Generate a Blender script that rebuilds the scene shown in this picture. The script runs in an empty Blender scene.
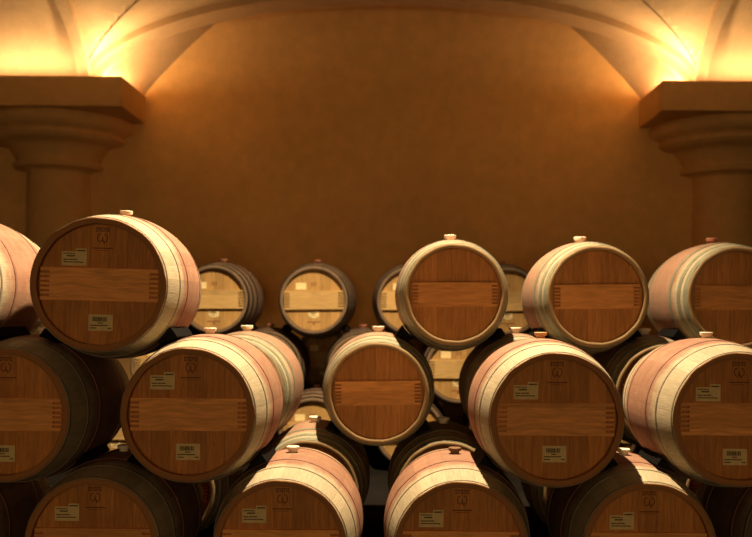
import bpy, bmesh, math, random
from mathutils import Vector
random.seed(7)
SC = bpy.context.scene
COL = SC.collection
PI = math.pi
CAM_Z = 1.403
R = 0.3535          # bilge radius
RE = 0.30           # radius at the chime
HL = 0.475          # half length

# ------------------------------------------------------------------ materials
def new_mat(name):
    m = bpy.data.materials.new(name); m.use_nodes = True
    nt = m.node_tree; nt.nodes.clear()
    out = nt.nodes.new('ShaderNodeOutputMaterial'); b = nt.nodes.new('ShaderNodeBsdfPrincipled')
    nt.links.new(b.outputs[0], out.inputs[0])
    return m, nt, b

class NT:
    """tiny wrapper for node maths"""
    def __init__(s, nt): s.nt = nt
    def put(s, sock, v):
        if isinstance(v, bpy.types.NodeSocket): s.nt.links.new(v, sock)
        elif v is not None: sock.default_value = v
    def math(s, op, a, b=None, c=None):
        n = s.nt.nodes.new('ShaderNodeMath'); n.operation = op
        s.put(n.inputs[0], a); s.put(n.inputs[1], b)
        if c is not None: s.put(n.inputs[2], c)
        return n.outputs[0]
    def obj(s):
        return s.nt.nodes.new('ShaderNodeTexCoord').outputs['Object']
    def sep(s, v):
        n = s.nt.nodes.new('ShaderNodeSeparateXYZ'); s.put(n.inputs[0], v); return n.outputs
    def comb(s, x, y, z):
        n = s.nt.nodes.new('ShaderNodeCombineXYZ')
        for i, v in enumerate((x, y, z)): s.put(n.inputs[i], v)
        return n.outputs[0]
    def noise(s, vec, scale, detail=4, rough=.55):
        n = s.nt.nodes.new('ShaderNodeTexNoise'); s.put(n.inputs['Vector'], vec)
        n.inputs['Scale'].default_value = scale; n.inputs['Detail'].default_value = detail
        n.inputs['Roughness'].default_value = rough
        return n.outputs['Fac']
    def white(s, v):
        n = s.nt.nodes.new('ShaderNodeTexWhiteNoise'); n.noise_dimensions = '1D'; s.put(n.inputs['W'], v); return n.outputs['Value']
    def rand(s):
        return s.nt.nodes.new('ShaderNodeObjectInfo').outputs['Random']
    def step(s, v, a, b, lo=0., hi=1.):
        n = s.nt.nodes.new('ShaderNodeMapRange'); n.interpolation_type = 'SMOOTHSTEP'
        s.put(n.inputs[0], v)
        for i, q in enumerate((a, b, lo, hi)): n.inputs[i+1].default_value = q
        return n.outputs[0]
    def lin(s, v, a, b, lo=0., hi=1.):
        n = s.nt.nodes.new('ShaderNodeMapRange'); s.put(n.inputs[0], v)
        for i, q in enumerate((a, b, lo, hi)): n.inputs[i+1].default_value = q
        return n.outputs[0]
    def mix(s, f, a, b, mode='MIX'):
        n = s.nt.nodes.new('ShaderNodeMix'); n.data_type = 'RGBA'; n.blend_type = mode
        s.put(n.inputs[0], f)
        for sock, v in ((n.inputs[6], a), (n.inputs[7], b)):
            if isinstance(v, bpy.types.NodeSocket): s.nt.links.new(v, sock)
            else: sock.default_value = (*v, 1)
        return n.outputs[2]
    def scale(s, col, f):
        return s.mix(1.0, col, s.comb(f, f, f), 'MULTIPLY')
    def bump(s, h, strength, dist, bsdf):
        n = s.nt.nodes.new('ShaderNodeBump'); n.inputs['Strength'].default_value = strength
        n.inputs['Distance'].default_value = dist
        s.put(n.inputs['Height'], h); s.nt.links.new(n.outputs[0], bsdf.inputs['Normal'])

def stave_mat(name, base, stain, stain_amt, edge=(.20, .30), endgrain=None):
    m, nt, b = new_mat(name); t = NT(nt)
    co = t.obj(); x, y, z = t.sep(co)
    ang = t.math('ARCTAN2', x, t.math('SUBTRACT', z, R))
    k = t.math('MULTIPLY', ang, 30/(2*PI))
    idx = t.math('FLOOR', k); fr = t.math('FRACT', k)
    tone = t.lin(t.white(t.math('ADD', idx, t.math('MULTIPLY', t.rand(), 57.0))), 0, 1, .84, 1.1)
    grain = t.noise(t.comb(t.math('MULTIPLY', ang, 9.0), t.math('MULTIPLY', y, 2.5), t.math('MULTIPLY', t.rand(), 20.0)), 6.0, 6)
    col = t.scale(t.mix(0, base, base), t.math('MULTIPLY', tone, t.lin(grain, .3, .7, .82, 1.12)))
    wob = t.noise(t.comb(t.math('MULTIPLY', ang, 1.4), t.math('MULTIPLY', y, 5.0), t.math('MULTIPLY', t.rand(), 31.0)), 3.0, 5)
    ay = t.math('ADD', t.math('ABSOLUTE', y), t.math('MULTIPLY', t.math('SUBTRACT', wob, .5), .11))
    st = t.math('MULTIPLY', t.step(ay, edge[0], edge[1], 1, 0), t.lin(wob, .25, .75, stain_amt*1.1, stain_amt*.75))
    col = t.mix(st, col, t.scale(t.mix(0, stain, stain), tone))
    joint = t.step(t.math('ABSOLUTE', t.math('SUBTRACT', fr, .5)), .470, .497, 0, .34)
    col = t.mix(joint, col, (.16, .09, .04))
    dirt = t.step(t.noise(co, 5.0, 6, .65), .60, .80, 0, .35)
    col = t.mix(dirt, col, (.16, .10, .06))
    if endgrain:        # the sawn stave ends and the inside of the chime are aged brown oak
        col = t.mix(t.step(t.math('ABSOLUTE', y), HL-.0045, HL-.003), col, endgrain)
        rr = t.math('SQRT', t.math('ADD', t.math('MULTIPLY', x, x), t.math('POWER', t.math('SUBTRACT', z, R), 2.0)))
        col = t.mix(t.step(rr, .281, .284, 1, 0), col, endgrain)
    nt.links.new(col, b.inputs['Base Color']); b.inputs['Roughness'].default_value = .75
    b.inputs['Specular IOR Level'].default_value = .25
    t.bump(t.math('SUBTRACT', grain, t.math('MULTIPLY', joint, .8)), .25, .004, b)
    return m

def head_mat(name, c, across=False, dark=.75):
    """oak boards: vertical for the head, one horizontal piece for the bar"""
    m, nt, b = new_mat(name); t = NT(nt)
    co = t.obj(); x, y, z = t.sep(co); r = t.rand()
    u, v = (z, x) if across else (x, z)
    idx = t.math('FLOOR', t.math('ADD', t.math('DIVIDE', u, .083 if not across else .2), t.math('MULTIPLY', r, 3.0)))
    tone = t.lin(t.white(t.math('ADD', idx, t.math('MULTIPLY', r, 41.0))), 0, 1, .82, 1.12)
    warp = t.math('MULTIPLY', t.noise(co, 5.0, 2), .05)
    g = t.noise(t.comb(t.math('MULTIPLY', t.math('ADD', u, warp), 26.0), t.math('MULTIPLY', v, 2.2), t.math('MULTIPLY', r, 17.0)), 3.0, 6, .6)
    fl = t.noise(t.comb(t.math('MULTIPLY', u, 90.0), t.math('MULTIPLY', v, 6.0), t.math('MULTIPLY', r, 9.0)), 1.5, 3)
    f = t.math('MULTIPLY', t.math('MULTIPLY', tone, t.lin(g, .3, .7, dark, 1.18)), t.lin(fl, .3, .7, .9, 1.06))
    col = t.scale(t.mix(0, c, c), f)
    blot = t.step(t.noise(co, 7.0, 4), .55, .8, 0, .4)
    col = t.mix(blot, col, tuple(q*.45 for q in c))
    if not across:
        fr = t.math('FRACT', t.math('ADD', t.math('DIVIDE', x, .083), t.math('MULTIPLY', r, 3.0)))
        j = t.step(t.math('ABSOLUTE', t.math('SUBTRACT', fr, .5)), .475, .495, 0, .5)
        col = t.mix(j, col, tuple(q*.3 for q in c))
    nt.links.new(col, b.inputs['Base Color']); b.inputs['Roughness'].default_value = .6
    b.inputs['Specular IOR Level'].default_value = .12
    t.bump(g, .2, .003, b)
    return m

def plain_mat(name, c, rough=.6, metal=0., var=.2, scale=12., bump=0., bdist=.004, spec=.3):
    m, nt, b = new_mat(name); t = NT(nt)
    co = t.obj(); n = t.noise(co, scale, 5)
    col = t.scale(t.mix(0, c, c), t.lin(n, .25, .75, 1-var, 1+var))
    nt.links.new(col, b.inputs['Base Color'])
    b.inputs['Roughness'].default_value = rough; b.inputs['Metallic'].default_value = metal
    b.inputs['Specular IOR Level'].default_value = spec
    if bump: t.bump(n, bump, bdist, b)
    return m

def stucco_mat(name, c):
    m, nt, b = new_mat(name); t = NT(nt)
    co = t.obj(); big = t.noise(co, .8, 5, .6); mid = t.noise(co, 7, 5); fine = t.noise(co, 60, 3)
    f = t.math('MULTIPLY', t.lin(big, .3, .7, .9, 1.08), t.math('MULTIPLY', t.lin(mid, .3, .7, .93, 1.06), t.lin(fine, .3, .7, .93, 1.06)))
    nt.links.new(t.scale(t.mix(0, c, c), f), b.inputs['Base Color'])
    b.inputs['Roughness'].default_value = .9; b.inputs['Specular IOR Level'].default_value = .1
    t.bump(t.math('ADD', mid, t.math('MULTIPLY', fine, .5)), .25, .01, b)
    return m

M = {}
M['stave'] = stave_mat('pale_oak_stained', (.41, .325, .205), (.235, .086, .047), .85, endgrain=(.36, .155, .052))
M['stave_galv'] = stave_mat('pale_oak_stained_hooped', (.33, .26, .16), (.225, .095, .056), .8, (.26, .33), (.30, .19, .085))
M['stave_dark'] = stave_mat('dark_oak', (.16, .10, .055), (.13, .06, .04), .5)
M['head'] = head_mat('head_oak', (.58, .235, .064))
M['bar'] = head_mat('bar_oak', (.88, .385, .118), True)
M['head_worn'] = head_mat('head_oak_plain', (.47, .21, .064))
M['bar_worn'] = head_mat('bar_oak_plain', (.68, .315, .10), True)
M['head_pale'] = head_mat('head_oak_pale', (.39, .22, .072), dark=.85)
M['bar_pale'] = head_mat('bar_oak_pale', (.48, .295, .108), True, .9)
M['iron'] = plain_mat('dark_hoop_iron', (.24, .19, .13), .6, .4, .3)
M['stained_hoop'] = plain_mat('wine_stained_hoop', (.24, .11, .075), .65, .2, .3)
M['galv'] = plain_mat('galvanised_hoop', (.20, .19, .125), .55, .3, .25, 9)
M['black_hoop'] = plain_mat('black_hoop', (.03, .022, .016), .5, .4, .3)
M['bung'] = plain_mat('bung_silicone', (.80, .66, .48), .45, 0, .06)
M['bung_orange'] = plain_mat('bung_orange', (.62, .33, .14), .5, 0, .1)
M['bung_brown'] = plain_mat('bung_brown', (.17, .08, .037), .55, 0, .1)
M['bung_red'] = plain_mat('bung_red', (.42, .16, .09), .5, 0, .1)
M['paper'] = plain_mat('label_paper', (.74, .56, .26), .8, 0, .12, 30)
M['ink'] = plain_mat('label_ink', (.10, .065, .03), .8, 0, .1)
M['brand'] = plain_mat('branded_mark', (.15, .05, .017), .8, 0, .2)
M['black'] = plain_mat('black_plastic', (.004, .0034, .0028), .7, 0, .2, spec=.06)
M['wall'] = stucco_mat('ochre_stucco', (.84, .51, .185))
M['stone'] = stucco_mat('ochre_stone', (.74, .46, .18))
M['vault'] = stucco_mat('vault_plaster', (.62, .41, .20))
M['floor'] = plain_mat('dark_concrete', (.012, .010, .008), 1.0, 0, .25, 3, .1, spec=0)

# ------------------------------------------------------------------ mesh helpers
def link(name, me, mat, parent=None, smooth=True):
    o = bpy.data.objects.new(name, me); COL.objects.link(o)
    if mat is not None and not me.materials: me.materials.append(mat)
    if smooth:
        for p in me.polygons: p.use_smooth = True
    o.parent = parent
    return o

def to_mesh(bm, name, recalc=True):
    if recalc: bmesh.ops.recalc_face_normals(bm, faces=bm.faces)
    me = bpy.data.meshes.new(name); bm.to_mesh(me); bm.free(); return me

def sharp(me, deg=35):
    try: me.set_sharp_from_angle(angle=math.radians(deg))
    except Exception: pass
    return me

def lathe_y(profile, seg=72, cz=0., closed=False, jitter=None):
    """profile of (y, r); revolve about the line x=0, z=cz"""
    bm = bmesh.new(); rings = []
    for (y, r) in profile:
        if r < 1e-6: rings.append([bm.verts.new((0, y, cz))]); continue
        rings.append([bm.verts.new(((r+(jitter(y, r, i) if jitter else 0))*math.sin(2*PI*i/seg), y,
                                    cz+(r+(jitter(y, r, i) if jitter else 0))*math.cos(2*PI*i/seg))) for i in range(seg)])
    prs = list(zip(rings, rings[1:]))
    if closed: prs.append((rings[-1], rings[0]))
    for a, b in prs:
        for i in range(seg):
            j = (i+1) % seg
            if len(a) == 1 and len(b) == 1: continue
            if len(a) == 1: bm.faces.new((a[0], b[i], b[j]))
            elif len(b) == 1: bm.faces.new((a[i], b[0], a[j]))
            else: bm.faces.new((a[i], b[i], b[j], a[j]))
    return bm

def lathe_z(profile, seg=48, cx=0., cy=0.):
    bm = bmesh.new(); rings = []
    for (z, r) in profile:
        if r < 1e-6: rings.append([bm.verts.new((cx, cy, z))]); continue
        rings.append([bm.verts.new((cx+r*math.cos(2*PI*i/seg), cy+r*math.sin(2*PI*i/seg), z)) for i in range(seg)])
    for a, b in zip(rings, rings[1:]):
        for i in range(seg):
            j = (i+1) % seg
            if len(a) == 1: bm.faces.new((a[0], b[i], b[j]))
            elif len(b) == 1: bm.faces.new((a[i], b[0], a[j]))
            else: bm.faces.new((a[i], b[i], b[j], a[j]))
    return bm

def prism_xz(bm, pts, y0, y1):
    """polygon in x,z extruded from y0 to y1"""
    a = [bm.verts.new((x, y0, z)) for x, z in pts]; b = [bm.verts.new((x, y1, z)) for x, z in pts]
    bm.faces.new(a); bm.faces.new(b[::-1])
    n = len(pts)
    for i in range(n):
        j = (i+1) % n
        bm.faces.new((a[j], a[i], b[i], b[j]))

def box(bm, lo, hi):
    prism_xz(bm, [(lo[0], lo[2]), (hi[0], lo[2]), (hi[0], hi[2]), (lo[0], hi[2])], lo[1], hi[1])

def stroke(bm, pts, w, y0, y1):
    """a flat pen stroke in the x,z plane"""
    for (xa, za), (xb, zb) in zip(pts, pts[1:]):
        d = math.hypot(xb-xa, zb-za)
        if d < 1e-6: continue
        ux, uz = (xb-xa)/d, (zb-za)/d; nx, nz = -uz*w/2, ux*w/2; e = w*.3
        prism_xz(bm, [(xa-ux*e+nx, za-uz*e+nz), (xa-ux*e-nx, za-uz*e-nz), (xb+ux*e-nx, zb+uz*e-nz), (xb+ux*e+nx, zb+uz*e+nz)], y0, y1)

def tag(o, label=None, cat=None, group=None, kind=None):
    for k, v in (('label', label), ('category', cat), ('group', group), ('kind', kind)):
        if v: o[k] = v
    return o

def empty(name, loc=(0, 0, 0)):
    o = bpy.data.objects.new(name, None); COL.objects.link(o); o.location = loc
    o.empty_display_size = .1; return o

def copy_tree(o, parent=None):
    c = o.copy(); COL.objects.link(c)
    if parent is not None: c.parent = parent
    for ch in list(o.children): copy_tree(ch, c)
    return c

# ------------------------------------------------------------------ the barrel
def rad(y):
    t = y/HL
    return R-(R-RE)*t*t

def staves_mesh(rough):
    rnd = random.Random(3); jit = [rnd.uniform(-.0022, .0022) for _ in range(30)]
    def jitter(y, r, i):
        return jit[(i*30)//90 % 30] if abs(y) > HL-.012 else 0
    out = [(-HL+.003, RE-.027), (-HL, RE-.022), (-HL, RE-.004), (-HL+.004, rad(-HL+.004))]
    ys = [-HL+.012]+[-HL+.03+i*(2*HL-.06)/26 for i in range(27)]+[HL-.012]
    prof = [(-HL+.075, .262), (-HL+.038, .276)]+out+[(y, rad(y)) for y in ys]
    prof += [(-y, r) for y, r in out[::-1]]+[(HL-.038, .276), (HL-.075, .262)]
    me = to_mesh(lathe_y(prof, 90, R, True, jitter if rough else None), 'barrel_staves')
    return sharp(me, 40)

def hoop_mesh(y0, y1, th=.0025):
    n = 4; ys = [y0+(y1-y0)*i/n for i in range(n+1)]
    prof = [(y, rad(y)+th) for y in ys]+[(y, rad(y)-.004) for y in ys[::-1]]
    return sharp(to_mesh(lathe_y(prof, 80, R, True), 'barrel_hoop'), 40)

def head_mesh(y, sgn):
    r = .2745
    prof = [(y, 0), (y, r*.5), (y, r-.006), (y+sgn*.004, r), (y+sgn*.02, r), (y+sgn*.02, 0)]
    return sharp(to_mesh(lathe_y(prof, 72, 0), 'barrel_head'), 30)

def bar_mesh(half, h, th, y, notch_d, zoff=0.):
    """horizontal reinforcing bar, its ends cut like a comb"""
    nn = 6; nw = .011; step = h/(nn+1); levels = [-h/2]
    for i in range(1, nn+1): levels += [-h/2+i*step-nw/2, -h/2+i*step+nw/2]
    levels.append(h/2)
    e = lambda z: min(half, math.sqrt(.2725**2-(z+zoff)**2))
    bm = bmesh.new(); xb = min(e(h/2), e(-h/2))-notch_d
    V = [[bm.verts.new((x, y-th, z+zoff)) for x in (-e(z), -xb, xb, e(z))] for z in levels]
    for k in range(len(levels)-1):
        for c in range(3):
            if k % 2 == 0 or c == 1: bm.faces.new((V[k][c], V[k][c+1], V[k+1][c+1], V[k+1][c]))
    g = bmesh.ops.extrude_face_region(bm, geom=bm.faces[:])
    for v in g['geom']:
        if isinstance(v, bmesh.types.BMVert): v.co.y = y+.001
    return to_mesh(bm, 'head_bar')

def bung_mesh(r, h):
    prof = [(-.03, 0), (-.03, r*.62), (.004, r*.70), (h*.4, r*.74), (h*.48, r*.98), (h*.92, r*1.04), (h, r*.97), (h, 0)]
    return sharp(to_mesh(lathe_z(prof, 28), 'bung'), 35)

HY = -HL+.034        # front face of the head
def label_upper_mesh():
    bm = bmesh.new()
    prism_xz(bm, [(-.055, -.034), (.055, -.034), (.055, .044), (.008, .044), (.008, .030), (-.055, .030)], -.0012, 0)
    return to_mesh(bm, 'paper_label')
def print_upper_mesh():
    bm = bmesh.new(); rnd = random.Random(5)
    for z, x0, x1, w in ((.034, .014, .048, .006), (.021, -.048, .002, .004), (.010, -.030, .004, .006), (-.006, -.046, -.026, .005), (-.006, -.02, .012, .005), (-.018, -.045, .043, .0045)):
        x = x0
        while x < x1:
            q = min(x1, x+rnd.uniform(.006, .014)); stroke(bm, [(x, z), (q, z+rnd.uniform(-.001, .001))], w, -.0018, -.0012); x = q+.004
    return to_mesh(bm, 'label_print')
def label_lower_mesh():
    bm = bmesh.new(); prism_xz(bm, [(-.054, -.037), (.054, -.037), (.054, .037), (-.054, .037)], -.0012, 0)
    return to_mesh(bm, 'paper_label')
def print_lower_mesh():
    bm = bmesh.new(); rnd = random.Random(9); x = -.036
    while x < .026:
        w = rnd.choice((.0025, .004, .0055)); prism_xz(bm, [(x, .006), (x+w, .006), (x+w, .026), (x, .026)], -.0018, -.0012); x += w+rnd.choice((.0015, .0025))
    for z, x0, x1 in ((-.012, -.046, .03), (-.024, -.046, -.02), (-.024, .032, .046), (-.001, -.012, .008)):
        stroke(bm, [(x0, z), (x1, z)], .0045, -.0018, -.0012)
    return to_mesh(bm, 'label_print')
def arc(cx, cz, rx, rz, a0, a1, n=10):
    return [(cx+rx*math.cos(math.radians(a0+(a1-a0)*i/n)), cz+rz*math.sin(math.radians(a0+(a1-a0)*i/n))) for i in range(n+1)]
def stamp_mesh():
    """burnt-in mark: a row of small characters, a looped emblem and a ruled line"""
    bm = bmesh.new(); y0, y1 = -.0008, .0004
    c = lambda pts, w=.0036: stroke(bm, pts, w, y0, y1)
    # emblem: two open loops meeting in a centre stem, with a small tail
    c(arc(-.010, .014, .011, .018, 75, 345)); c(arc(.012, .014, .011, .018, 195, 465))
    c([(.001, .020), (.001, .004)]); c([(.004, .000), (.010, -.012)])
    # characters above, legible only as a short row of strokes
    for k, x in enumerate((-.026, -.013, .0, .013, .026)):
        if k % 2: c([(x-.004, .044), (x-.004, .060), (x+.004, .060), (x+.004, .044)], .003)
        else: c([(x-.004, .060), (x+.004, .060), (x-.003, .052), (x+.004, .044), (x-.004, .044)], .003)
    c([(-.042, -.032), (.046, -.032)], .0045)
    c([(-.03, -.042), (.03, -.042)], .0018)
    return to_mesh(bm, 'brand_stamp')

def put(name, me, mat, parent, loc=(0, 0, 0), smooth=True):
    o = link(name, me, mat, parent, smooth); o.location = loc; return o

def make_barrel(kind):
    root = empty('wine_barrel')
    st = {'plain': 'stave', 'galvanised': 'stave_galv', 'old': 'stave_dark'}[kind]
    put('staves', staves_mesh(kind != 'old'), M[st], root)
    hoops = {'plain': ((.012, .019), (.166, .177), (.290, .306)),
             'galvanised': ((.006, .052), (.088, .128), (.215, .250)),
             'old': ((.004, .05), (.12, .16), (.26, .30))}[kind]
    hm = {'plain': 'iron', 'galvanised': 'galv', 'old': 'black_hoop'}[kind]
    for a, b in hoops:
        put('hoop', hoop_mesh(-HL+a, -HL+b), M['stained_hoop' if kind == 'plain' and a > .2 else hm], root)
        put('hoop', hoop_mesh(HL-b, HL-a), M['stained_hoop' if kind == 'plain' and a > .2 else hm], root)
    hd, br = ('head_pale', 'bar_pale') if kind == 'old' else ('head', 'bar') if kind == 'plain' else ('head_worn', 'bar_worn')
    put('head', head_mesh(HY, 1), M[hd], root, (0, 0, R)); put('head', head_mesh(-HY, -1), M[hd], root, (0, 0, R))
    if kind == 'plain': bar = bar_mesh(.262, .147, .014, HY, .040)
    elif kind == 'galvanised': bar = bar_mesh(.252, .142, .014, HY, .036)
    else: bar = bar_mesh(.266, .165, .022, HY, .045)
    put('head_bar', bar, M[br], root, (0, 0, R if kind != 'old' else R-.0), False)
    r, h = {'plain': (.031, .030), 'galvanised': (.038, .036), 'old': (.036, .030)}[kind]
    put('bung', bung_mesh(r, h), M['bung_red' if kind == 'old' else 'bung'], root, (0, 0, 2*R))
    if kind == 'plain':
        a = put('paper_label', label_upper_mesh(), M['paper'], root, (-.122, HY, R+.125), False)
        put('label_print', print_upper_mesh(), M['ink'], a, smooth=False)
        b = put('paper_label', label_lower_mesh(), M['paper'], root, (-.004, HY, R-.170), False)
        put('label_print', print_lower_mesh(), M['ink'], b, smooth=False)
        put('brand_stamp', stamp_mesh(), M['brand'], root, (.004, HY, R+.197), False)
    if kind == 'old':
        bm = bmesh.new(); prism_xz(bm, [(-.045, -.03), (.045, -.03), (.045, .03), (-.045, .03)], -.001, 0)
        put('paper_label', to_mesh(bm, 'paper_label'), M['paper'], root, (-.115, HY, R+.125), False)
        bm = bmesh.new(); prism_xz(bm, [(-.045, -.028), (.045, -.028), (.045, .028), (-.045, .028)], -.001, 0)
        b = put('paper_label', to_mesh(bm, 'paper_label'), M['paper'], root, (-.005, HY, R-.130), False)
        put('label_print', print_lower_mesh(), M['ink'], b, smooth=False)
        bm = bmesh.new()
        for x in (-.02, -.005, .014): stroke(bm, [(x, -.016), (x+.004, .016)], .007, -.0008, .0004)
        put('brand_stamp', to_mesh(bm, 'brand_stamp'), M['brand'], root, (0, HY, R+.14), False)
        bm = bmesh.new()
        stroke(bm, [(-.06, -.335), (.05, -.335)], .008, -.0008, .0004)
        stroke(bm, [(-.005, -.335), (-.005, -.36)], .012, -.0008, .0004)
        put('brand_stamp', to_mesh(bm, 'brand_stamp'), M['brand'], root, (0, HY, R+.14), False)
    return root

PROTO = {}
def barrel(kind, x, yf, zc, label, group, roll=0., yaw=0., lab=None, bung=None):
    """yf = depth of the near head, zc = height of the axis (above the floor)"""
    if kind not in PROTO: o = PROTO[kind] = make_barrel(kind)
    else: o = copy_tree(PROTO[kind])
    a = math.radians(roll); w = math.radians(yaw)
    o.rotation_euler = (0, a, w)
    o.location = (x-R*math.sin(a), yf+HL, zc-R*math.cos(a))
    tag(o, label, 'barrel', group)
    kids = {c.name.split('.')[0]: c for c in o.children}
    if bung:
        c = kids['bung']; me = c.data
        key = 'bung_'+bung+'_'+kind
        nm = bpy.data.meshes.get(key)
        if nm is None:
            nm = me.copy(); nm.name = key; nm.materials.clear(); nm.materials.append(M['bung_'+bung])
        c.data = nm
    if lab:
        ls = sorted([c for c in o.children if c.name.startswith('paper_label')], key=lambda c: -c.location.z)
        for c, (lx, lz) in zip(ls, lab): c.location = (lx, c.location.y, R+lz)
    return o

ZT, ZM, ZB = CAM_Z+.125, CAM_Z-.465, R
F, S, K = 4.0, 5.25, 7.9
GF, GS, GK = 'barrels of the front row', 'barrels of the second row', 'pale-headed barrels of the back row'
B = {}
def add(key, *a, **k): B[key] = (a[1], a[2], a[3], barrel(*a, **k))

# front row
add('T2', 'plain', -1.357, F, CAM_Z+.122, 'large front barrel at the left of the top tier, two paper labels, red-stained side', GF, 1.0, 3.2, [(-.119, .117), (.006, -.172)])
add('T1', 'plain', -2.17, F, ZT, 'barrel cut off by the left edge, top tier, only its pink and cream side showing', GF, 0, 0)
add('M1', 'plain', -1.76, F, CAM_Z-.466, 'shaded barrel cut by the left edge, middle tier, under the top-left barrels', GF, 0, 0, [(-.12, .125), (-.006, -.178)])
add('M2', 'plain', -.926, F, CAM_Z-.46, 'large brightly lit front barrel left of centre, middle tier, white bung and two labels', GF, 0, 0, [(-.122, .145), (-.004, -.170)])
add('M4', 'plain', .730, F, CAM_Z-.469, 'large front barrel right of centre, middle tier, orange bung, pink side to its left', GF, 0, 0, [(-.136, .122), (-.006, -.158)], 'orange')
add('M5', 'plain', 1.560, F, CAM_Z-.462, 'front barrel at the right edge, middle tier, long pink and cream side showing', GF, 0, -1.0, [(-.134, .112), (-.012, -.172)])
add('B1', 'plain', -1.353, F, ZB, 'dark barrel at the bottom left, bottom tier, lying wholly in shadow', GF, 0, 0, [(-.122, .138), (0, -.17)])
add('B2', 'plain', -.506, F, ZB, 'bottom-tier barrel left of centre with a bright wedge of pink and cream staves on top', GF, 0, 0, [(-.123, .135), (0, -.17)])
add('B3', 'plain', .305, F, ZB, 'bottom-tier barrel right of centre with brown bung and broad lit left shoulder', GF, 0, 0, [(-.134, .122), (0, -.17)], 'brown')
add('B4', 'plain', 1.151, F, ZB, 'bottom-tier barrel at the right with only a thin lit streak on top', GF, 0, 0, [(-.12, .118), (0, -.17)])
add('B5', 'plain', 1.970, F, ZB, 'dark barrel in the bottom right corner, almost wholly outside the photo', GF, 0, 0)
add('B0', 'plain', -2.19, F, ZB, 'bottom-tier barrel beyond the left edge, beside the dark bottom-left barrel', GF, 0, 0)
add('M0', 'plain', -2.595, F, CAM_Z-.462, 'middle-tier barrel beyond the left edge, under the cut-off top barrel', GF, 0, 0)
# second row
add('T4', 'galvanised', .353, S, CAM_Z+.118, 'grey-hooped barrel with unlabelled head right of centre, top tier, pale bung', GS, -.5, 0)
add('T5', 'galvanised', 1.188, S, CAM_Z+.112, 'grey-hooped barrel with unlabelled head, top tier, second from the right edge', GS, -1.0, .6)
add('T6', 'galvanised', 2.030, S, CAM_Z+.112, 'grey-hooped barrel cut by the right edge, top tier, broad pink side', GS, 0, -1.0, None, 'red')
add('M3', 'galvanised', -.10, S, CAM_Z-.469, 'small plain-headed barrel at the centre of the middle tier, white bung', GS, -1.0, .4)
add('M2b', 'galvanised', -.948, S, CAM_Z-.47, 'grey-hooped barrel directly behind the brightly lit barrel left of centre', GS, 0, 0)
add('M4b', 'galvanised', .770, S, CAM_Z-.47, 'shadowed barrel directly behind the large front barrel with the orange bung', GS, 0, 0)
add('M5b', 'galvanised', 1.600, S, CAM_Z-.47, 'barrel directly behind the right-edge front barrel of the middle tier', GS, 0, 0)
add('M6b', 'galvanised', 2.440, S, CAM_Z-.47, 'middle-tier barrel under the right-edge top barrel, beyond the photo edge', GS, 0, 0)
add('B1b', 'galvanised', -1.353, S, ZB, 'bottom-tier barrel behind the dark bottom-left barrel', GS, 0, 0)
add('B2b', 'galvanised', -.506, S, ZB, 'bottom-tier barrel behind the one with the bright wedge of lit staves', GS, 0, 0)
add('B3b', 'galvanised', .315, S, ZB, 'bottom-tier barrel behind the one with the brown bung', GS, 0, 0)
add('B4b', 'galvanised', 1.185, S, ZB, 'bottom-tier barrel behind the one with the thin lit streak', GS, 0, 0)
add('B5b', 'galvanised', 2.015, S, ZB, 'bottom-tier barrel behind the one in the bottom right corner', GS, 0, 0)
# back row
KT, KM = CAM_Z+.118, CAM_Z-.484
for key, x, z, lab in (
    ('KT2', -1.606, KT, 'pale-headed back barrel half hidden by the large top-left barrel'),
    ('KT3', -.720, KT, 'pale-headed back barrel standing clear in the gap left of centre, top tier'),
    ('KT4', .140, KT, 'pale-headed back barrel peeping out left of the grey-hooped barrel right of centre'),
    ('KT5', 1.000, KT, 'pale-headed back barrel between the two grey-hooped top barrels'),
    ('KM1', -2.038, KM, 'back barrel glimpsed through the slit left of the brightly lit barrel, middle tier'),
    ('KM2', -1.160, KM, 'back barrel of the middle tier under the two left pale-headed barrels'),
    ('KM3', -.290, KM, 'back barrel of the middle tier behind the small plain-headed centre barrel'),
    ('KM4', .570, KM, 'pale-headed back barrel framed between the centre barrel and the orange-bung barrel'),
    ('KM5', 1.430, KM, 'middle-tier back barrel under the second top barrel from the right edge'),
    ('KB1', -2.470, ZB, 'back barrel of the bottom tier seen low through the slit left of the lit barrel'),
    ('KB2', -1.606, ZB, 'back barrel of the bottom tier behind the brightly lit barrel'),
    ('KB3', -.720, ZB, 'bottom-tier back barrel, its top lit in the gap left of the centre'),
    ('KB4', .140, ZB, 'back barrel of the bottom tier below the plain-headed centre barrel'),
    ('KB5', 1.000, ZB, 'back barrel of the bottom tier behind the orange-bung barrel'),
    ('KB6', 1.860, ZB, 'back barrel of the bottom tier behind the right-edge barrels')):
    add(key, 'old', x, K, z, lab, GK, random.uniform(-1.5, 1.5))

for key, x, z, lab in (  # extra row added to block the lit wall and keep the gaps dark
    ('LM2', -1.606, KM, 'added dark barrel deep against the back wall, middle tier, behind the half-hidden pale head'),
    ('LM3', -.720, KM, 'added dark barrel against the back wall, middle tier, below the pale head standing clear'),
    ('LM4', .140, KM, 'added dark barrel against the back wall, middle tier, behind the centre barrel'),
    ('LM5', 1.000, KM, 'added dark barrel against the back wall, middle tier, behind the orange-bung barrel'),
    ('LB2', -2.040, ZB, 'added dark barrel against the back wall, bottom tier, farthest left'),
    ('LB3', -1.168, ZB, 'added dark barrel against the back wall, bottom tier, behind the brightly lit barrel'),
    ('LB4', -.290, ZB, 'added dark barrel against the back wall, bottom tier, below the centre barrel'),
    ('LB5', .570, ZB, 'added dark barrel against the back wall, bottom tier, behind the framed pale head'),
    ('LB6', 1.432, ZB, 'added dark barrel against the back wall, bottom tier, farthest right')):
    add(key, 'old', x, 9.2, z, lab, 'added barrels darkening the gaps at the back wall')

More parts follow.
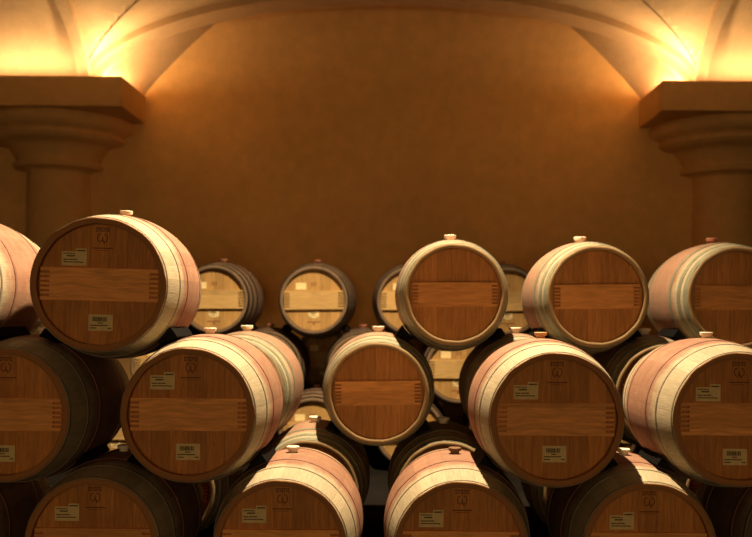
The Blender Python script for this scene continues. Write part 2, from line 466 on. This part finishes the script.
# ------------------------------------------------------------------ wedges between the barrels
def wedge(up, lo, label, group, a0=6, a1=None):
    if a1 is None: a1 = 16 if up[0] == 'K' else 21
    xu, yu, zu, _ = B[up]; xl, yl, zl, _ = B[lo]
    base = math.degrees(math.atan2(zl-zu, xl-xu)); s = 1 if xl > xu else -1
    D = math.hypot(xl-xu, zl-zu); rr = R+.0035
    ua, la = [], []
    for i in range(9):
        a = math.radians(base+s*(a0+(a1-a0)*i/8)); ua.append((xu+rr*math.cos(a), zu+rr*math.sin(a)))
        a = math.radians(base+180-s*(a0+(a1-a0)*i/8)); la.append((xl+rr*math.cos(a), zl+rr*math.sin(a)))
    pts = ua+la[::-1]
    cx = sum(p[0] for p in pts)/len(pts); cz = min(p[1] for p in pts)
    yc = yu+HL
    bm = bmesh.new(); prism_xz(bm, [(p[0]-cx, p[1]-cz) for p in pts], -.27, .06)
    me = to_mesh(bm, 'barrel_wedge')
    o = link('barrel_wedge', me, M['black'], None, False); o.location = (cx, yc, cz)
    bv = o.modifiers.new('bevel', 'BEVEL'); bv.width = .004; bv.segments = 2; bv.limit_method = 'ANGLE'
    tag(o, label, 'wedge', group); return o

GW = 'black wedges between the barrels'
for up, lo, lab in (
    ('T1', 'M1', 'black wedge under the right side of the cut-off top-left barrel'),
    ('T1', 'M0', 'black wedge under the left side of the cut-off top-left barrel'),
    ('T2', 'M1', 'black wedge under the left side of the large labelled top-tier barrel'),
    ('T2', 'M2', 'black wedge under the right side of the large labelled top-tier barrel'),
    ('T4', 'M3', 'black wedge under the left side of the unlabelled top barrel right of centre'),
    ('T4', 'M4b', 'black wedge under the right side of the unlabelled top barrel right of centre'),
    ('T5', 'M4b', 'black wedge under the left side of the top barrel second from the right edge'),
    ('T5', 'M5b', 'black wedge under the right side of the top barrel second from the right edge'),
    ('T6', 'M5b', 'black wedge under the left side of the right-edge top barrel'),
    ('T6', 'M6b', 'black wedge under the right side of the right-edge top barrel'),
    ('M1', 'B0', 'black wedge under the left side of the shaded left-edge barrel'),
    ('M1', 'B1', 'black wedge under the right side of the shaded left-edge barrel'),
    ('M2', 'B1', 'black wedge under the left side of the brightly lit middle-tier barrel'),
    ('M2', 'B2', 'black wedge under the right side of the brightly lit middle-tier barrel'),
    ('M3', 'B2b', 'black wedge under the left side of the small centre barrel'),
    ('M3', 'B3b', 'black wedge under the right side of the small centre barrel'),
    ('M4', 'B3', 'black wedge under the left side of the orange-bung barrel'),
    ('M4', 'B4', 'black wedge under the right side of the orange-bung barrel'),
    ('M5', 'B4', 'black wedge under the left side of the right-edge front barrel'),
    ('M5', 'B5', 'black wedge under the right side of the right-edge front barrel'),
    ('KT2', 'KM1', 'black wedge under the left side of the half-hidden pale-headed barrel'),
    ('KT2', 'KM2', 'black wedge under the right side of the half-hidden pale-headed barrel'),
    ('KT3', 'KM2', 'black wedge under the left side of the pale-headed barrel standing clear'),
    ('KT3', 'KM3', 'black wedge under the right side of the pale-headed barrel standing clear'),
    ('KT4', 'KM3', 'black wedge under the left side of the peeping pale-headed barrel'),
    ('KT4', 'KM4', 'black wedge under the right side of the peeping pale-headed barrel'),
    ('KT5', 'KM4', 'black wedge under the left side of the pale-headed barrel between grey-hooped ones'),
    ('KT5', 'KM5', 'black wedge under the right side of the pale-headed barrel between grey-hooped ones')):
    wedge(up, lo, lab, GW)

# ------------------------------------------------------------------ the room
YW = 10.4                       # back wall
X0, XC = -.05, 3.862           # middle of the bay, column axes at X0 +- XC
def struct(name, bm, mat, label, cat, smooth=False, deg=30):
    me = to_mesh(bm, name); o = link(name, me, mat, None, smooth)
    if smooth: sharp(me, deg)
    return tag(o, label, cat, None, 'structure')

XR = 11.0
bm = bmesh.new(); box(bm, (-XR, -3, -.15), (XR, YW+.3, 0)); struct('floor', bm, M['floor'], 'dark concrete cellar floor under the barrel stacks', 'floor')
bm = bmesh.new(); box(bm, (-XR, YW, 0), (XR, YW+.3, CAM_Z+4.6)); struct('wall_back', bm, M['wall'], 'ochre plaster wall rising behind the barrels', 'wall')
for s, nm in ((-1, 'left'), (1, 'right')):
    bm = bmesh.new(); x0, x1 = sorted((s*XR, s*(XR+.3))); box(bm, (x0, -3, 0), (x1, YW+.3, CAM_Z+4.6))
    struct('wall_'+nm, bm, M['wall'], 'plaster side wall at the far %s of the cellar' % nm, 'wall')

# vault: union of two barrel vaults, arches of the same height meet along the groins
Z0 = CAM_Z+2.398
AV, BV = 3.40, 1.18             # half span across, rise
YM, AY = 6.90, 2.85             # centre and half span in depth
YF_RIB, YB_RIB = 9.72, 10.08
def ell(u, b): return Z0+b*math.sqrt(max(0., 1-u*u))
us = sorted(set([math.sin(PI/2*i/28) for i in range(-28, 29)]))
def xs_all():
    out = []
    for cx in (X0-2*XC, X0, X0+2*XC):
        for u in us: out.append((cx+AV*u, u))
    return [p for p in out if abs(p[0]) < XR+.2]
def vault_bm():
    bm = bmesh.new(); xs = xs_all(); rows = []
    for j, uy in enumerate(us):
        y = YM+AY*uy; rows.append([bm.verts.new((x, y, max(ell(ux, BV), ell(uy, BV)))) for x, ux in xs])
    for a, b in zip(rows, rows[1:]):
        for i in range(len(xs)-1): bm.faces.new((a[i], a[i+1], b[i+1], b[i]))
    return bm
struct('ceiling', vault_bm(), M['vault'], 'groin-vaulted plaster ceiling glowing above the two capitals', 'ceiling', True, 14)

def rib_x(cx, a_in, b_in, y0, y1, outer_a, outer_b, n=72):
    """arched band in a plane parallel to the back wall"""
    bm = bmesh.new(); secs = []
    for i in range(n+1):
        t = PI*i/n
        xi, zi = cx-a_in*math.cos(t), Z0+b_in*math.sin(t)
        xo, zo = cx-outer_a*math.cos(t), Z0+outer_b*math.sin(t)
        secs.append([bm.verts.new(p) for p in ((xi, y0, zi), (xi, y1, zi), (xo, y1, zo), (xo, y0, zo))])
    for a, b in zip(secs, secs[1:]):
        for k in range(4): bm.faces.new((a[k], a[(k+1) % 4], b[(k+1) % 4], b[k]))
    bm.faces.new(secs[0]); bm.faces.new(secs[-1][::-1])
    return bm
def rib_y(x0, x1, b_in, a_in, n=60):
    bm = bmesh.new(); secs = []
    for i in range(n+1):
        t = PI*i/n
        yi, zi = YM-a_in*math.cos(t), Z0+b_in*math.sin(t)
        yo, zo = YM-(AY+.05)*math.cos(t), Z0+(BV+.06)*math.sin(t)
        secs.append([bm.verts.new(p) for p in ((x0, yi, zi), (x1, yi, zi), (x1, yo, zo), (x0, yo, zo))])
    for a, b in zip(secs, secs[1:]):
        for k in range(4): bm.faces.new((a[k], a[(k+1) % 4], b[(k+1) % 4], b[k]))
    bm.faces.new(secs[0]); bm.faces.new(secs[-1][::-1])
    return bm
n = 0
for cx, lab in ((X0, 'wide plaster arch spanning the back of the cellar between the two columns'),
                (X0-2*XC, 'plaster arch beyond the left column'), (X0+2*XC, 'plaster arch beyond the right column')):
    n += 1
    struct('trim_%d' % n, rib_x(cx, 3.343, 1.085, YF_RIB, YB_RIB, AV+.08, BV+.08), M['vault'], lab, 'arch', True)
for s, nm in ((-1, 'left'), (1, 'right')):
    for inner in (True, False):
        n += 1
        xa = s*(AV-.12) if inner else s*(2*XC-AV)
        x0, x1 = sorted((X0+xa, X0+xa+s*.12))
        struct('trim_%d' % n, rib_y(x0, x1, 1.085, AY-.07), M['vault'],
               'narrow arch rib rising toward the viewer from the %s side of the %s capital' % (('inner' if inner else 'outer'), nm), 'arch', True)

M['seam'] = stucco_mat('groin_joint', (.20, .12, .05))
for sx, nm in ((-1, 'left'), (1, 'right')):
    n += 1; bm = bmesh.new(); secs = []
    for i in range(41):
        t = math.radians(6+82*i/40); u = math.cos(t); p = Vector((X0+sx*AV*u, YM+AY*u, ell(u, BV)))
        side = Vector((1, -sx*AV/AY, 0)).normalized()*.0035; up = Vector((0, 0, .006))
        secs.append([bm.verts.new(p+q) for q in (side-up, -side-up, -side+up, side+up)])
    for a, b in zip(secs, secs[1:]):
        for k in range(4): bm.faces.new((a[k], a[(k+1) % 4], b[(k+1) % 4], b[k]))
    bm.faces.new(secs[0]); bm.faces.new(secs[-1][::-1])
    struct('trim_%d' % n, bm, M['seam'], 'thin dark joint line running up the %s groin of the vault' % nm, 'joint', True)

# splayed soffit between the arch and the wall
def soffit(cx):
    bm = bmesh.new(); secs = []; m = 72; k = 6
    for i in range(m+1):
        t = PI*i/m; row = []
        for j in range(k+1):
            f = j/k; y = YB_RIB-.02+(YW+.02-YB_RIB+.02)*f
            a = 3.42*(1-f)+2.876*f; z0 = Z0*(1-f)+(CAM_Z+2.505)*f
            rise = 1.20*math.sin(t)*(1-f)+1.75*math.sin(t)**2*f      # flares up toward the wall
            row.append(bm.verts.new((cx-a*math.cos(t), y, z0+rise)))
        secs.append(row)
    for a, b in zip(secs, secs[1:]):
        for j in range(k): bm.faces.new((a[j], a[j+1], b[j+1], b[j]))
    return bm
for cx, lab in ((X0, 'curved plaster soffit between the wide arch and the back wall'),
                (X0-2*XC, 'curved soffit against the wall beyond the left column'), (X0+2*XC, 'curved soffit against the wall beyond the right column')):
    n += 1; struct('trim_%d' % n, soffit(cx), M['vault'], lab, 'soffit', True, 60)
# masonry pier above each capital, behind the springing of the vault
for s, nm in ((-1, 'left'), (1, 'right')):
    n += 1; bm = bmesh.new()
    box(bm, (X0+s*XC-.51, YM+AY-.02, CAM_Z+2.50), (X0+s*XC+.51, YW, CAM_Z+4.6))
    struct('trim_%d' % n, bm, M['vault'], 'plaster pier on top of the %s capital where the arches spring' % nm, 'pier')
# ceiling above the camera end
bm = bmesh.new(); box(bm, (-XR, -3, Z0+.05), (XR, YM-AY+.02, Z0+.25)); n += 1
struct('trim_%d' % n, bm, M['vault'], 'plain plaster ceiling strip over the near end of the cellar', 'ceiling')

cap = [(2.19, .80), (2.185, .845), (2.15, .872), (2.10, .872), (2.055, .845), (2.03, .79), (2.015, .755), (2.0, .745), (1.985, .757),
       (1.96, .760), (1.93, .735), (1.905, .68), (1.89, .60), (1.87, .565), (1.83, .535), (1.77, .495), (1.72, .47), (1.70, .47),
       (1.693, .50), (1.665, .515), (1.635, .50), (1.625, .44), (1.61, .375), (1.595, .362)]
for s, nm in ((-1, 'left'), (1, 'right')):
    c = empty('column', (X0+s*XC, YW, 0))
    tag(c, 'round engaged stone column with broad square-topped capital at the %s' % nm, 'column', 'columns against the back wall', 'structure')
    bm = bmesh.new(); box(bm, (-.987, -.90, CAM_Z+2.188), (.987, .1, CAM_Z+2.51))
    o = link('abacus', to_mesh(bm, 'abacus'), M['stone'], c, False)
    bv = o.modifiers.new('bevel', 'BEVEL'); bv.width = .012; bv.segments = 2
    bm = lathe_z([(CAM_Z+z, r) for z, r in [(2.19, .02)]+cap+[(1.595, .02)]], 96)
    link('capital', sharp(to_mesh(bm, 'capital'), 40), M['stone'], c)
    bm = lathe_z([(CAM_Z+1.60, .01), (CAM_Z+1.60, .361), (.30, .375), (.30, .44), (.24, .47), (.18, .44), (.16, .52), (0, .52), (0, .01)], 72)
    link('shaft', sharp(to_mesh(bm, 'shaft'), 40), M['stone'], c)

# ------------------------------------------------------------------ light
def point(name, loc, w, col, r):
    l = bpy.data.lights.new(name, 'POINT'); l.energy = w; l.color = col; l.shadow_soft_size = r
    o = bpy.data.objects.new(name, l); COL.objects.link(o); o.location = loc; return o
WARM = (1.0, .70, .40)
def strip(loc, sx, sy, w):
    l = bpy.data.lights.new('uplight', 'AREA'); l.shape = 'RECTANGLE'; l.size = sx; l.size_y = sy; l.energy = w; l.color = WARM
    o = bpy.data.objects.new('uplight', l); COL.objects.link(o); o.location = loc; o.rotation_euler = (PI, 0, 0); return o
for s in (-1, 1):
    zt = CAM_Z+2.51+.014
    strip((X0+s*3.02, 9.555, zt), .14, .06, 15)
    strip((X0+s*3.89, 9.53, zt), 1.0, .05, 7)
    strip((X0+s*3.17, 10.17, zt), .08, .08, 9)
# recessed downlight at the crown of the bay
l = bpy.data.lights.new('downlight', 'SPOT'); l.energy = 2600; l.color = (1, .79, .50)
l.spot_size = math.radians(116); l.spot_blend = .8; l.shadow_soft_size = .05
o = bpy.data.objects.new('downlight', l); COL.objects.link(o); o.location = (.22, 5.18, CAM_Z+3.35)
o.rotation_euler = Vector((-.95, -.1, -3.6)).to_track_quat('-Z', 'Y').to_euler()
# added fill light behind the camera, brightens the barrel heads and wall
point('front_fill_light', (0, -8.0, CAM_Z+.1), 680, (1, .68, .34), .9)

w = bpy.data.worlds.new('cellar'); SC.world = w; w.use_nodes = True
w.node_tree.nodes['Background'].inputs[0].default_value = (1, .62, .28, 1); w.node_tree.nodes['Background'].inputs[1].default_value = .004

# ------------------------------------------------------------------ camera
cd = bpy.data.cameras.new('camera'); cd.sensor_width = 36; cd.lens = 893/752*36
cd.shift_x = -(395-376)/752; cd.shift_y = (314-268.5)/752
cd.dof.use_dof = True; cd.dof.focus_distance = 4.2; cd.dof.aperture_fstop = 2.0
cam = bpy.data.objects.new('camera', cd); COL.objects.link(cam)
cam.location = (0, 0, CAM_Z); cam.rotation_euler = (PI/2, math.radians(-.45), 0)
SC.camera = cam
SC.view_settings.view_transform = 'Standard'; SC.view_settings.look = 'None'
SC.view_settings.exposure = 0; SC.view_settings.gamma = 1; SC.view_settings.use_curve_mapping = False
SC.cycles.use_denoising = True
SC.cycles.max_bounces = 8; SC.cycles.diffuse_bounces = 5
